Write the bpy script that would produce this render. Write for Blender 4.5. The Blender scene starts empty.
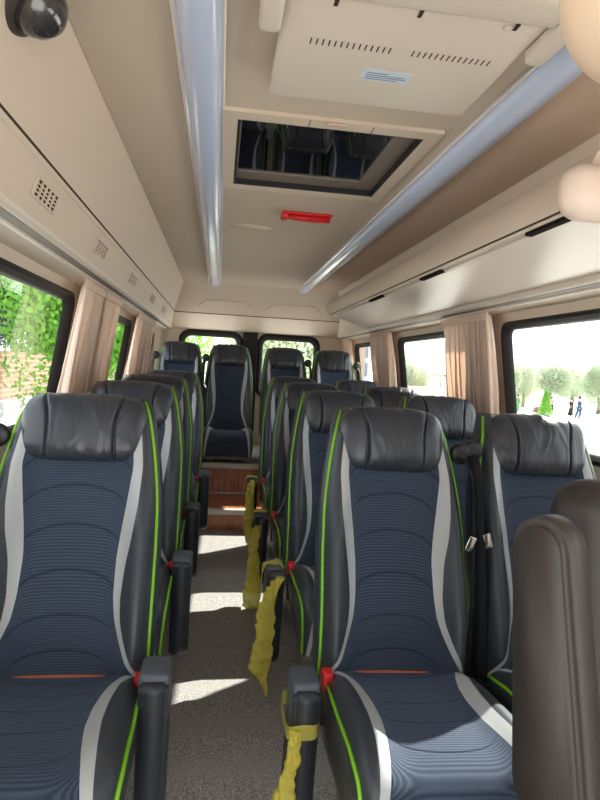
import bpy, bmesh, math, random
from mathutils import Vector, Matrix, noise
random.seed(7)
S = bpy.context.scene
COL = S.collection
PI = math.pi

# ------------------------------------------------------------------ helpers
def lin(c):
    c /= 255.0
    return c / 12.92 if c <= 0.04045 else ((c + 0.055) / 1.055) ** 2.4
def rgb(r, g, b): return (lin(r), lin(g), lin(b), 1.0)

def link(o, parent=None):
    COL.objects.link(o)
    if parent is not None: o.parent = parent
    return o
def tag(o, label=None, cat=None, group=None, kind=None):
    if label: o['label'] = label
    if cat: o['category'] = cat
    if group: o['group'] = group
    if kind: o['kind'] = kind
    return o
def thing(name, loc, label, cat, group=None, rz=0.0):
    o = bpy.data.objects.new(name, None); o.empty_display_size = 0.1
    o.location = loc; o.rotation_euler = (0, 0, rz)
    link(o); return tag(o, label, cat, group)
def obj(name, me, mat=None, parent=None, smooth=True, loc=None):
    if mat is not None:
        me.materials.clear(); me.materials.append(mat)
    for p in me.polygons: p.use_smooth = smooth
    o = bpy.data.objects.new(name, me)
    if loc: o.location = loc
    return link(o, parent)
def mesh(name, vs, fs):
    me = bpy.data.meshes.new(name); me.from_pydata([tuple(v) for v in vs], [], fs); me.update()
    bm = bmesh.new(); bm.from_mesh(me)
    bmesh.ops.recalc_face_normals(bm, faces=bm.faces); bm.to_mesh(me); bm.free()
    return me
def sharp(o, ang=35):
    me = o.data
    bm = bmesh.new(); bm.from_mesh(me)
    for e in bm.edges:
        if len(e.link_faces) == 2: e.smooth = e.calc_face_angle(0) < math.radians(ang)
    bm.to_mesh(me); bm.free(); return o
def box_bm(bm, x0, x1, y0, y1, z0, z1, bev=0.0, seg=2, rot=None, piv=None):
    r = bmesh.ops.create_cube(bm, size=1.0)
    vs = r['verts']
    c = Vector(((x0+x1)/2, (y0+y1)/2, (z0+z1)/2)); d = Vector((x1-x0, y1-y0, z1-z0))
    for v in vs: v.co = Vector((v.co.x*d.x, v.co.y*d.y, v.co.z*d.z)) + c
    if bev > 0:
        es = set(e for v in vs for e in v.link_edges)
        rr = bmesh.ops.bevel(bm, geom=list(es), offset=bev, segments=seg, profile=0.5, affect='EDGES')
        vs = list(set(list(rr['verts']) + [v for v in vs if v.is_valid]))
    if rot is not None:
        p = Vector(piv) if piv else c
        for v in vs: v.co = rot @ (v.co - p) + p
    return vs
def box(name, x0, x1, y0, y1, z0, z1, mat, parent=None, bev=0.0, seg=2, rot=None, piv=None):
    bm = bmesh.new(); box_bm(bm, x0, x1, y0, y1, z0, z1, bev, seg, rot, piv)
    me = bpy.data.meshes.new(name); bm.to_mesh(me); bm.free()
    o = obj(name, me, mat, parent, smooth=bev > 0)
    if bev > 0: sharp(o, 50)
    return o
def catmull(pts, n):
    P = [Vector(p) for p in pts]; out = []
    m = len(P) - 1
    for i in range(n + 1):
        t = i / n * m; k = min(int(t), m - 1); u = t - k
        p0 = P[max(k-1, 0)]; p1 = P[k]; p2 = P[k+1]; p3 = P[min(k+2, m)]
        out.append(0.5*((2*p1) + (p2-p0)*u + (2*p0-5*p1+4*p2-p3)*u*u + (3*p1-p0-3*p2+p3)*u**3))
    return out
def tube_mesh(name, pts, r, n=8, rfun=None, flat=1.0, closed=False):
    P = [Vector(p) for p in pts]; vs = []; fs = []
    up = Vector((0.03, 0.02, 1)); prev = None
    for i, p in enumerate(P):
        t = (P[min(i+1, len(P)-1)] - P[max(i-1, 0)])
        if t.length < 1e-9: t = Vector((0, 0, 1))
        t.normalize()
        a = prev if prev is not None else (up if abs(t.dot(up)) < 0.95 else Vector((1, 0, 0)))
        a = (a - t*a.dot(t)).normalized(); prev = a
        b = t.cross(a)
        rr = r if rfun is None else rfun(i/(len(P)-1))
        for k in range(n):
            th = 2*PI*k/n
            vs.append(p + a*math.cos(th)*rr + b*math.sin(th)*rr*flat)
    for i in range(len(P)-1):
        for k in range(n):
            k2 = (k+1) % n
            fs.append((i*n+k, i*n+k2, (i+1)*n+k2, (i+1)*n+k))
    fs.append(tuple(range(n))[::-1]); fs.append(tuple(range((len(P)-1)*n, len(P)*n)))
    return mesh(name, vs, fs)
def tube(name, pts, r, mat, parent=None, **k):
    return obj(name, tube_mesh(name, pts, r, **k), mat, parent)
def prism_y(name, prof, y0, y1, mat, parent=None, smooth=False, ny=1):
    """closed x,z profile swept along the length of the bus"""
    n = len(prof); vs = []; fs = []
    for j in range(ny+1):
        y = y0 + (y1-y0)*j/ny
        vs += [(p[0], y, p[1]) for p in prof]
    for j in range(ny):
        for i in range(n):
            i2 = (i+1) % n
            fs.append((j*n+i, j*n+i2, (j+1)*n+i2, (j+1)*n+i))
    fs.append(tuple(range(n))); fs.append(tuple(range(ny*n, ny*n+n)))
    o = obj(name, mesh(name, vs, fs), mat, parent, smooth)
    if smooth: sharp(o, 40)
    return o
def lathe_mesh(name, prof, n=32):
    vs = []; fs = []
    for (r, z) in prof:
        for k in range(n):
            a = 2*PI*k/n; vs.append((r*math.cos(a), r*math.sin(a), z))
    for i in range(len(prof)-1):
        for k in range(n):
            k2 = (k+1) % n; fs.append((i*n+k, i*n+k2, (i+1)*n+k2, (i+1)*n+k))
    fs.append(tuple(range(n))); fs.append(tuple(range((len(prof)-1)*n, len(prof)*n)))
    return mesh(name, vs, fs)
def interp(tab, x):
    if x <= tab[0][0]: return tab[0][1]
    for (a, fa), (b, fb) in zip(tab, tab[1:]):
        if x <= b:
            t = (x-a)/(b-a); return fa + (fb-fa)*t
    return tab[-1][1]
def smooth_tab(tab, n=40):
    xs = [tab[0][0] + (tab[-1][0]-tab[0][0])*i/n for i in range(n+1)]
    ys = [interp(tab, x) for x in xs]
    for _ in range(2):
        ys = [ys[0]] + [(ys[i-1]+2*ys[i]+ys[i+1])/4 for i in range(1, n)] + [ys[-1]]
    return list(zip(xs, ys))

# ------------------------------------------------------------------ materials
def new_mat(name):
    m = bpy.data.materials.new(name); m.use_nodes = True
    nt = m.node_tree; nt.nodes.clear()
    out = nt.nodes.new('ShaderNodeOutputMaterial')
    p = nt.nodes.new('ShaderNodeBsdfPrincipled')
    nt.links.new(p.outputs[0], out.inputs[0])
    return m, nt, p, out
def N(nt, t, **kw):
    n = nt.nodes.new(t)
    for k, v in kw.items(): setattr(n, k, v)
    return n
def plain(name, col, rough=0.6, spec=0.5, metal=0.0, bump=0.0, bscale=200.0, var=0.0, coat=0.0):
    m, nt, p, out = new_mat(name)
    p.inputs['Roughness'].default_value = rough
    p.inputs['Metallic'].default_value = metal
    p.inputs['Specular IOR Level'].default_value = spec
    p.inputs['Coat Weight'].default_value = coat
    tc = N(nt, 'ShaderNodeTexCoord')
    nz = N(nt, 'ShaderNodeTexNoise'); nz.inputs['Scale'].default_value = bscale; nz.inputs['Detail'].default_value = 3
    nt.links.new(tc.outputs['Object'], nz.inputs['Vector'])
    mx = N(nt, 'ShaderNodeMix', data_type='RGBA')
    c2 = tuple(min(1, c*(1+var)) for c in col[:3]) + (1,)
    c1 = tuple(c*(1-var) for c in col[:3]) + (1,)
    mx.inputs[6].default_value = c1; mx.inputs[7].default_value = c2
    nt.links.new(nz.outputs['Fac'], mx.inputs[0])
    nt.links.new(mx.outputs[2], p.inputs['Base Color'])
    if bump > 0:
        b = N(nt, 'ShaderNodeBump'); b.inputs['Strength'].default_value = bump; b.inputs['Distance'].default_value = 0.002
        nt.links.new(nz.outputs['Fac'], b.inputs['Height']); nt.links.new(b.outputs[0], p.inputs['Normal'])
    return m
M = {}
M['beige'] = plain('beige_moulding', rgb(210, 194, 177), 0.5, 0.4, bump=0.12, bscale=700, var=0.02)
M['beige_felt'] = plain('beige_ceiling_felt', rgb(202, 187, 170), 0.85, 0.2, bump=0.2, bscale=500, var=0.03)
M['beige_warm'] = plain('warm_shaded_beige', rgb(205, 180, 160), 0.8, 0.2, bump=0.2, bscale=500, var=0.03)
M['white_plastic'] = plain('off_white_plastic', rgb(218, 207, 194), 0.4, 0.5, var=0.01)
M['rack_white'] = plain('pale_rack_laminate', rgb(222, 213, 204), 0.28, 0.5, var=0.01)
M['slot'] = plain('dark_slot', rgb(34, 28, 24), 0.95, 0.05)
M['groove'] = plain('dark_groove', rgb(70, 58, 48), 0.9, 0.1)
M['black'] = plain('black_plastic', rgb(24, 24, 26), 0.45, 0.5, bump=0.1, bscale=600)
M['rubber'] = plain('black_rubber', rgb(22, 23, 25), 0.55, 0.4)
M['vinyl'] = plain('charcoal_vinyl', rgb(52, 58, 66), 0.42, 0.5, bump=0.25, bscale=420, var=0.06)
M['silver'] = plain('silver_vinyl', rgb(176, 180, 182), 0.42, 0.5, bump=0.15, bscale=420, var=0.04)
M['green'] = plain('lime_piping', rgb(126, 190, 32), 0.45, 0.4)
M['armrest'] = plain('grey_armrest_plastic', rgb(76, 84, 94), 0.5, 0.5, bump=0.2, bscale=500, var=0.04)
M['dk_armrest'] = plain('black_armrest_plastic', rgb(46, 50, 56), 0.5, 0.5, bump=0.2, bscale=500, var=0.04)
M['red'] = plain('red_plastic', rgb(205, 32, 34), 0.4, 0.5)
M['strap'] = plain('black_webbing', rgb(26, 26, 30), 0.75, 0.3, bump=0.5, bscale=900)
M['navy_strap'] = plain('navy_webbing', rgb(36, 42, 66), 0.75, 0.3, bump=0.5, bscale=900)
M['metal'] = plain('brushed_aluminium', rgb(190, 190, 186), 0.3, 0.5, metal=1.0, var=0.03)
M['nosing'] = plain('pale_anodised_nosing', rgb(206, 198, 186), 0.35, 0.5, var=0.02)
M['steel'] = plain('painted_steel', rgb(120, 112, 104), 0.5, 0.5, var=0.03)
M['chrome'] = plain('chrome', rgb(220, 220, 222), 0.12, 0.5, metal=1.0)
M['foam'] = plain('orange_foam_edge', rgb(170, 100, 78), 0.8, 0.2, var=0.05)
M['brown_leather'] = plain('brown_grey_leatherette', rgb(58, 52, 48), 0.5, 0.5, bump=0.35, bscale=350, var=0.06)
M['brown_dark'] = plain('dark_brown_leatherette', rgb(42, 37, 34), 0.5, 0.5, bump=0.35, bscale=350, var=0.06)
M['camera'] = plain('dark_camera_shell', rgb(66, 60, 57), 0.4, 0.5)
M['camdome'] = plain('smoked_camera_dome', rgb(48, 48, 50), 0.12, 0.7, coat=0.5)
M['sticker'] = plain('pale_blue_sticker', rgb(204, 216, 226), 0.4, 0.4, var=0.1, bscale=60)
M['ink'] = plain('blue_ink', rgb(96, 124, 158), 0.5, 0.3)

def lamp_mat():
    m, nt, p, out = new_mat('frosted_light_cover')
    p.inputs['Base Color'].default_value = rgb(204, 217, 244)
    p.inputs['Roughness'].default_value = 0.22
    p.inputs['Coat Weight'].default_value = 0.6
    p.inputs['Coat Roughness'].default_value = 0.1
    p.inputs['Subsurface Weight'].default_value = 0.0
    return m
M['lamp'] = lamp_mat()

def glass_mat(name, tint, refl=0.3):
    m = bpy.data.materials.new(name); m.use_nodes = True
    nt = m.node_tree; nt.nodes.clear()
    out = N(nt, 'ShaderNodeOutputMaterial'); mx = N(nt, 'ShaderNodeMixShader')
    tr = N(nt, 'ShaderNodeBsdfTransparent'); gl = N(nt, 'ShaderNodeBsdfGlossy')
    tr.inputs[0].default_value = tint; gl.inputs['Roughness'].default_value = 0.0
    fr = N(nt, 'ShaderNodeFresnel'); fr.inputs['IOR'].default_value = 1.45
    mu = N(nt, 'ShaderNodeMath', operation='MULTIPLY'); mu.inputs[1].default_value = refl
    nt.links.new(fr.outputs[0], mu.inputs[0]); nt.links.new(mu.outputs[0], mx.inputs[0])
    nt.links.new(tr.outputs[0], mx.inputs[1]); nt.links.new(gl.outputs[0], mx.inputs[2]); nt.links.new(mx.outputs[0], out.inputs[0])
    return m
M['glass'] = glass_mat('window_glass', (0.93, 0.96, 0.95, 1))
def hatch_mat():
    m, nt, p, out = new_mat('black_hatch_glass')
    p.inputs['Base Color'].default_value = (0.004, 0.004, 0.006, 1)
    p.inputs['Roughness'].default_value = 0.02
    p.inputs['IOR'].default_value = 2.8
    return m
M['hatch'] = hatch_mat()

def fabric_mat():
    """ribbed navy upholstery: cross ribs, small woven dots, arc seams (object coordinates are the seat's own)"""
    m, nt, p, out = new_mat('ribbed_navy_fabric')
    p.inputs['Roughness'].default_value = 0.8
    p.inputs['Specular IOR Level'].default_value = 0.25
    p.inputs['Sheen Weight'].default_value = 0.25
    p.inputs['Sheen Tint'].default_value = rgb(150, 170, 200)
    tc = N(nt, 'ShaderNodeTexCoord'); sp = N(nt, 'ShaderNodeSeparateXYZ'); L = nt.links
    L.new(tc.outputs['Object'], sp.inputs[0])
    def ma(op, a, b=None, c=None):
        n = N(nt, 'ShaderNodeMath', operation=op)
        for i, v in enumerate((a, b, c)):
            if v is None: continue
            if isinstance(v, (int, float)): n.inputs[i].default_value = v
            else: L.new(v, n.inputs[i])
        return n.outputs[0]
    # length along the cover: up the backrest and out along the cushion
    s = ma('SUBTRACT', ma('MULTIPLY', sp.outputs[2], 1.3), sp.outputs[1])
    rib = ma('SINE', ma('MULTIPLY', s, 2*PI/0.0075))
    rib01 = ma('MULTIPLY_ADD', rib, 0.5, 0.5)
    dot = ma('SINE', ma('MULTIPLY', sp.outputs[0], 2*PI/0.006))
    dots = ma('MULTIPLY', rib01, ma('MULTIPLY_ADD', dot, 0.25, 0.75))
    x2 = ma('MULTIPLY', sp.outputs[0], sp.outputs[0])
    arc = ma('FRACT', ma('MULTIPLY', ma('ADD', s, ma('MULTIPLY', x2, 1.7)), 1/0.105))
    d = ma('ABSOLUTE', ma('SUBTRACT', arc, 0.5))
    seam = ma('SUBTRACT', 1.0, ma('SMOOTH_MIN', ma('MULTIPLY', d, 22.0), 1.0, 0.2))
    mx = N(nt, 'ShaderNodeMix', data_type='RGBA')
    mx.inputs[6].default_value = rgb(43, 53, 69); mx.inputs[7].default_value = rgb(70, 84, 104)
    L.new(dots, mx.inputs[0])
    mx2 = N(nt, 'ShaderNodeMix', data_type='RGBA'); mx2.inputs[7].default_value = rgb(20, 27, 41)
    L.new(ma('MULTIPLY', seam, 0.55), mx2.inputs[0]); L.new(mx.outputs[2], mx2.inputs[6])
    L.new(mx2.outputs[2], p.inputs['Base Color'])
    h = ma('SUBTRACT', ma('MULTIPLY', rib01, 0.35), ma('MULTIPLY', seam, 1.6))
    b = N(nt, 'ShaderNodeBump'); b.inputs['Strength'].default_value = 0.7; b.inputs['Distance'].default_value = 0.003
    L.new(h, b.inputs['Height']); L.new(b.outputs[0], p.inputs['Normal'])
    return m
M['fabric'] = fabric_mat()

def leather_mat():
    m, nt, p, out = new_mat('wrinkled_headrest_leather')
    L = nt.links
    p.inputs['Base Color'].default_value = rgb(50, 54, 62)
    p.inputs['Roughness'].default_value = 0.31
    p.inputs['Specular IOR Level'].default_value = 0.55
    tc = N(nt, 'ShaderNodeTexCoord')
    oi = N(nt, 'ShaderNodeObjectInfo')
    va = N(nt, 'ShaderNodeVectorMath', operation='ADD')
    L.new(tc.outputs['Object'], va.inputs[0]); L.new(oi.outputs['Location'], va.inputs[1])
    mp = N(nt, 'ShaderNodeMapping'); mp.inputs['Scale'].default_value = (14, 6, 6)
    L.new(va.outputs[0], mp.inputs[0])
    n1 = N(nt, 'ShaderNodeTexNoise'); n1.inputs['Scale'].default_value = 1.0; n1.inputs['Detail'].default_value = 2; n1.inputs['Distortion'].default_value = 0.8
    L.new(mp.outputs[0], n1.inputs['Vector'])
    n2 = N(nt, 'ShaderNodeTexVoronoi'); n2.inputs['Scale'].default_value = 420
    L.new(tc.outputs['Object'], n2.inputs['Vector'])
    b1 = N(nt, 'ShaderNodeBump'); b1.inputs['Strength'].default_value = 0.55; b1.inputs['Distance'].default_value = 0.02
    L.new(n1.outputs['Fac'], b1.inputs['Height'])
    b2 = N(nt, 'ShaderNodeBump'); b2.inputs['Strength'].default_value = 0.15; b2.inputs['Distance'].default_value = 0.001
    L.new(n2.outputs['Distance'], b2.inputs['Height']); L.new(b1.outputs[0], b2.inputs['Normal'])
    L.new(b2.outputs[0], p.inputs['Normal'])
    return m
M['leather'] = leather_mat()

def floor_mat():
    m, nt, p, out = new_mat('speckled_grey_floor')
    L = nt.links; p.inputs['Roughness'].default_value = 0.75
    tc = N(nt, 'ShaderNodeTexCoord')
    n1 = N(nt, 'ShaderNodeTexNoise'); n1.inputs['Scale'].default_value = 240; n1.inputs['Detail'].default_value = 4; n1.inputs['Roughness'].default_value = 0.75
    L.new(tc.outputs['Object'], n1.inputs['Vector'])
    cr = N(nt, 'ShaderNodeValToRGB'); e = cr.color_ramp.elements
    e[0].position = 0.38; e[0].color = rgb(92, 88, 84); e[1].position = 0.62; e[1].color = rgb(204, 202, 198)
    el = cr.color_ramp.elements.new(0.5); el.color = rgb(158, 155, 150)
    L.new(n1.outputs['Fac'], cr.inputs[0]); L.new(cr.outputs[0], p.inputs['Base Color'])
    b = N(nt, 'ShaderNodeBump'); b.inputs['Strength'].default_value = 0.4; b.inputs['Distance'].default_value = 0.002
    L.new(n1.outputs['Fac'], b.inputs['Height']); L.new(b.outputs[0], p.inputs['Normal'])
    return m
M['floor'] = floor_mat()

def wood_mat():
    m, nt, p, out = new_mat('red_brown_wood')
    L = nt.links; p.inputs['Roughness'].default_value = 0.3
    tc = N(nt, 'ShaderNodeTexCoord'); mp = N(nt, 'ShaderNodeMapping'); mp.inputs['Scale'].default_value = (40, 6, 6)
    L.new(tc.outputs['Object'], mp.inputs[0])
    n = N(nt, 'ShaderNodeTexNoise'); n.inputs['Scale'].default_value = 1.0; n.inputs['Detail'].default_value = 5; n.inputs['Distortion'].default_value = 0.6
    L.new(mp.outputs[0], n.inputs['Vector'])
    cr = N(nt, 'ShaderNodeValToRGB'); e = cr.color_ramp.elements
    e[0].position = 0.3; e[0].color = rgb(140, 78, 46); e[1].position = 0.7; e[1].color = rgb(196, 120, 78)
    L.new(n.outputs['Fac'], cr.inputs[0]); L.new(cr.outputs[0], p.inputs['Base Color'])
    return m
M['wood'] = wood_mat()

def translucent(name, col, tr=0.5, rough=0.6, alpha=1.0, var=0.12, scale=12):
    m = bpy.data.materials.new(name); m.use_nodes = True
    nt = m.node_tree; nt.nodes.clear(); L = nt.links
    out = N(nt, 'ShaderNodeOutputMaterial'); mx = N(nt, 'ShaderNodeMixShader'); mx.inputs[0].default_value = tr
    p = N(nt, 'ShaderNodeBsdfPrincipled'); p.inputs['Roughness'].default_value = rough
    t = N(nt, 'ShaderNodeBsdfTranslucent')
    tc = N(nt, 'ShaderNodeTexCoord'); nz = N(nt, 'ShaderNodeTexNoise'); nz.inputs['Scale'].default_value = scale; nz.inputs['Detail'].default_value = 3
    L.new(tc.outputs['Object'], nz.inputs['Vector'])
    c = N(nt, 'ShaderNodeMix', data_type='RGBA')
    c.inputs[6].default_value = tuple(x*(1-var) for x in col[:3])+(1,); c.inputs[7].default_value = tuple(min(1, x*(1+var)) for x in col[:3])+(1,)
    L.new(nz.outputs['Fac'], c.inputs[0])
    L.new(c.outputs[2], p.inputs['Base Color']); L.new(c.outputs[2], t.inputs[0])
    L.new(p.outputs[0], mx.inputs[1]); L.new(t.outputs[0], mx.inputs[2])
    last = mx.outputs[0]
    if alpha < 1:
        m2 = N(nt, 'ShaderNodeMixShader'); m2.inputs[0].default_value = alpha
        tp = N(nt, 'ShaderNodeBsdfTransparent'); L.new(tp.outputs[0], m2.inputs[1]); L.new(last, m2.inputs[2]); last = m2.outputs[0]
    L.new(last, out.inputs[0])
    return m
M['curtain'] = translucent('beige_curtain_cloth', rgb(240, 222, 207), 0.4, 0.85, var=0.03, scale=40)
M['bag'] = translucent('thin_yellow_plastic', rgb(255, 236, 120), 0.55, 0.25, alpha=0.82, var=0.15, scale=30)
M['leaf'] = translucent('shade_darkened_leaf', rgb(54, 72, 58), 0.2, 0.6, var=0.5, scale=3)  # green darkened to stand in for shade among the trees
M['leaf_hazed'] = translucent('haze_paled_leaf', rgb(196, 208, 180), 0.4, 0.5, var=0.3, scale=1)  # foliage paled to paint haze and overexposure into its colour
M['leaf_fresh'] = translucent('fresh_green_leaf', rgb(128, 190, 70), 0.4, 0.5, var=0.3, scale=2)
M['leaf_red'] = translucent('reddish_leaf', rgb(170, 112, 110), 0.3, 0.6, var=0.3, scale=2)
M['bark'] = plain('grey_bark', rgb(120, 108, 98), 0.9, 0.1, bump=0.6, bscale=12, var=0.3)
M['ground'] = plain('pale_concrete', rgb(226, 223, 218), 0.9, 0.2, bump=0.2, bscale=3, var=0.05)
M['pinkwall'] = plain('pale_pink_render', rgb(216, 190, 182), 0.9, 0.1, var=0.08, bscale=4)
M['greyroof'] = plain('grey_sheet_roof', rgb(118, 112, 116), 0.6, 0.3, var=0.1, bscale=4)
M['facade'] = plain('pale_grey_render', rgb(176, 184, 194), 0.8, 0.2, var=0.06, bscale=2)
M['pane'] = plain('dark_pane', rgb(96, 116, 138), 0.15, 0.6)
M['skin'] = plain('skin', rgb(196, 150, 124), 0.6, 0.3)
M['hair'] = plain('dark_hair', rgb(34, 28, 26), 0.7, 0.3)
M['c_black'] = plain('black_cloth', rgb(40, 42, 48), 0.9, 0.1)
M['c_blue'] = plain('blue_cloth', rgb(58, 84, 122), 0.9, 0.1)
M['c_pink'] = plain('pink_cloth', rgb(222, 160, 172), 0.9, 0.1)
M['c_green'] = plain('green_cloth', rgb(96, 168, 96), 0.9, 0.1)
def brick_mat():
    m, nt, p, out = new_mat('buff_brickwork')
    L = nt.links; p.inputs['Roughness'].default_value = 0.9
    tc = N(nt, 'ShaderNodeTexCoord'); mp = N(nt, 'ShaderNodeMapping')
    mp.inputs['Rotation'].default_value = (PI/2, 0, PI/2)
    L.new(tc.outputs['Object'], mp.inputs[0])
    sp = N(nt, 'ShaderNodeSeparateXYZ'); cb = N(nt, 'ShaderNodeCombineXYZ')
    L.new(tc.outputs['Object'], sp.inputs[0]); L.new(sp.outputs[1], cb.inputs[0]); L.new(sp.outputs[2], cb.inputs[1])
    b = N(nt, 'ShaderNodeTexBrick')
    b.inputs['Color1'].default_value = rgb(142, 104, 84); b.inputs['Color2'].default_value = rgb(122, 88, 70); b.inputs['Mortar'].default_value = rgb(160, 148, 132)  # brick tones lowered in place of the shade of the trees
    b.inputs['Scale'].default_value = 1.0; b.inputs['Brick Width'].default_value = 0.42; b.inputs['Row Height'].default_value = 0.12; b.inputs['Mortar Size'].default_value = 0.012
    L.new(cb.outputs[0], b.inputs['Vector']); L.new(b.outputs[0], p.inputs['Base Color'])
    return m
M['brick'] = brick_mat()

# ------------------------------------------------------------------ camera
cam = bpy.data.cameras.new('camera'); co = bpy.data.objects.new('camera', cam); link(co)
f = 600.0; VP = (220.0, 364.0); rho = 0.055; H = 1.27
fwd = Vector((VP[0]-300, -(VP[1]-400), -f)).normalized()
rt = Vector((1, -rho, 0)); rt = (rt - fwd*rt.dot(fwd)).normalized(); upv = rt.cross(fwd)
R = Matrix((rt, fwd, upv))
co.matrix_world = Matrix.Translation((0, 0, H)) @ R.to_4x4()
cam.sensor_fit = 'VERTICAL'; cam.sensor_height = 36.0; cam.lens = 36.0*f/800.0
cam.clip_start = 0.02; cam.clip_end = 500
S.camera = co

# ------------------------------------------------------------------ bus shell
YF, YB = -1.0, 6.3
fz = lambda y: 0.018*(y-1.6)                  # the floor climbs very slightly to the back
st = lambda o: tag(o, kind='structure')
def slab_yz(name, prof, x0, x1, mat):
    """closed y,z profile swept across the bus"""
    n = len(prof)
    vs = [(x0, p[0], p[1]) for p in prof] + [(x1, p[0], p[1]) for p in prof]
    fs = [(i, (i+1) % n, n+(i+1) % n, n+i) for i in range(n)] + [tuple(range(n)), tuple(range(n, 2*n))]
    return obj(name, mesh(name, vs, fs), mat, None, False)
st(slab_yz('floor', [(YF, fz(YF)), (YB, fz(YB)), (YB, fz(YB)-.08), (YF, fz(YF)-.08)], -.80, 1.52, M['floor']))

# ceiling around the roof hatch
HX0, HX1, HY0, HY1 = 0.018, 0.585, 1.812, 2.455
def ceiling_mesh():
    bm = bmesh.new()
    Z0, Z1 = 2.0, 2.12
    for (a, b, c, d) in ((-.75, HX0, YF, YB), (HX1, 1.45, YF, YB), (HX0, HX1, YF, HY0), (HX0, HX1, HY1, YB)):
        box_bm(bm, a, b, c, d, Z0, Z1)
    me = bpy.data.meshes.new('ceiling'); bm.to_mesh(me); bm.free(); return me
st(obj('ceiling', ceiling_mesh(), M['beige_felt'], None, False))
# lateral seams of the outer ceiling panels, and the moulded step beside the hatch
def groove(name, x0, x1, y, w=.004): return st(box(name, x0, x1, y-w, y+w, 1.9985, 2.001, M['groove']))
groove('trim_seam_left', -.37, -.135, 2.83); groove('trim_seam_right', .80, 1.06, 2.88)
groove('trim_seam_back', -.37, -.135, 4.55, .003)
st(box('trim_left_panel', -.358, -.138, YF, 5.56, 1.9975, 2.003, M['beige_felt'], bev=0))
st(box('trim_right_panel', .805, 1.056, YF, 5.56, 1.9975, 2.003, M['beige_warm'], bev=0))  # warmer than the left panel: shade and reddish reflection put into its colour
for i in (0, 1): pass

# side walls: leaning band with window holes
WIN = [(-.75, 0.95), (1.20, 2.80), (3.10, 4.52), (4.92, 6.02)]
ZW0, ZW1 = 0.96, 1.548
def wall_x(side, z):
    tab = [(-.1, .755), (.55, .755), (.9, .748), (1.1, .725), (1.55, .655), (1.70, .632), (2.12, .60)]
    v = interp(tab, z); return -v if side < 0 else v + .70
def side_wall(side):
    bm = bmesh.new()
    zs = [-.1, .55, .9, ZW0+.02, 1.1, 1.25, 1.4, ZW1-.02, 1.72]
    ins = .022
    ys = sorted(set([YF, YB+.06] + [v for a, b in WIN for v in (a+ins, b-ins)]))
    vs = {}; fs = []
    V = []
    for i, z in enumerate(zs):
        for j, y in enumerate(ys):
            vs[i, j] = len(V); V.append((wall_x(side, z), y, z))
    o = len(V); th = .014*side
    V += [(v[0]+th, v[1], v[2]) for v in V]
    def hole(i, j):
        zc = (zs[i]+zs[i+1])/2; yc = (ys[j]+ys[j+1])/2
        return ZW0 < zc < ZW1 and any(a < yc < b for a, b in WIN)
    cells = [(i, j) for i in range(len(zs)-1) for j in range(len(ys)-1) if not hole(i, j)]
    cs = set(cells); F = []
    for (i, j) in cells:
        q = (vs[i, j], vs[i, j+1], vs[i+1, j+1], vs[i+1, j])
        F.append(q); F.append(tuple(o+k for k in q[::-1]))
        for (di, dj, a, b) in ((-1, 0, 0, 1), (1, 0, 2, 3), (0, 1, 1, 2), (0, -1, 3, 0)):
            if (i+di, j+dj) not in cs: F.append((q[a], q[b], o+q[b], o+q[a]))
    bm.free()
    return mesh('wall', V, F)
st(obj('wall_left', side_wall(-1), M['beige'], None, False))
st(obj('wall_right', side_wall(1), M['beige'], None, False))

def rounded_rect(w, h, r, n=6):
    pts = []
    for (cx, cy, a0) in ((w/2-r, h/2-r, 0), (-w/2+r, h/2-r, PI/2), (-w/2+r, -h/2+r, PI), (w/2-r, -h/2+r, 1.5*PI)):
        for k in range(n+1):
            a = a0 + PI/2*k/n; pts.append((cx+r*math.cos(a), cy+r*math.sin(a)))
    return pts
def ring_mesh(name, place, w, h, rings):
    """rings: list of (inset, height, radius); place(u,v,d) maps to 3D; open band between consecutive rings"""
    V = []; F = []; n = None
    for (ins, d, r) in rings:
        p = rounded_rect(w-2*ins, h-2*ins, r); n = len(p)
        V += [place(a, b, d) for a, b in p]
    for k in range(len(rings)-1):
        for i in range(n):
            i2 = (i+1) % n; F.append((k*n+i, k*n+i2, (k+1)*n+i2, (k+1)*n+i))
    return mesh(name, V, F)
def disc_mesh(name, place, w, h, r, d):
    p = rounded_rect(w, h, r); return mesh(name, [place(a, b, d) for a, b in p], [tuple(range(len(p)))])
def side_window(side, k, y0, y1):
    yc = (y0+y1)/2; zc = (ZW0+ZW1)/2
    def place(u, v, d): return (wall_x(side, zc+v) - side*d, yc+u, zc+v)
    w = thing('window_%d' % k, (wall_x(side, ZW0), yc, ZW0), None, None); w['kind'] = 'structure'
    inv = Vector(w.location)
    pl = lambda u, v, d: tuple(Vector(place(u, v, d)) - inv)
    o = obj('window_frame', ring_mesh('window_frame', pl, y1-y0, ZW1-ZW0, [(0, 0, .07), (.004, .012, .066), (.018, .014, .055), (.021, .002, .052), (.034, -.004, .042), (.038, -.03, .038)]), M['rubber'], w)
    g = obj('window_pane', disc_mesh('window_pane', pl, y1-y0-.074, ZW1-ZW0-.074, .038, -.024), M['glass'], w, smooth=False)
    return w
k = 1
for side in (-1, 1):
    for (a, b) in WIN: side_window(side, k, a, b); k += 1

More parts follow.
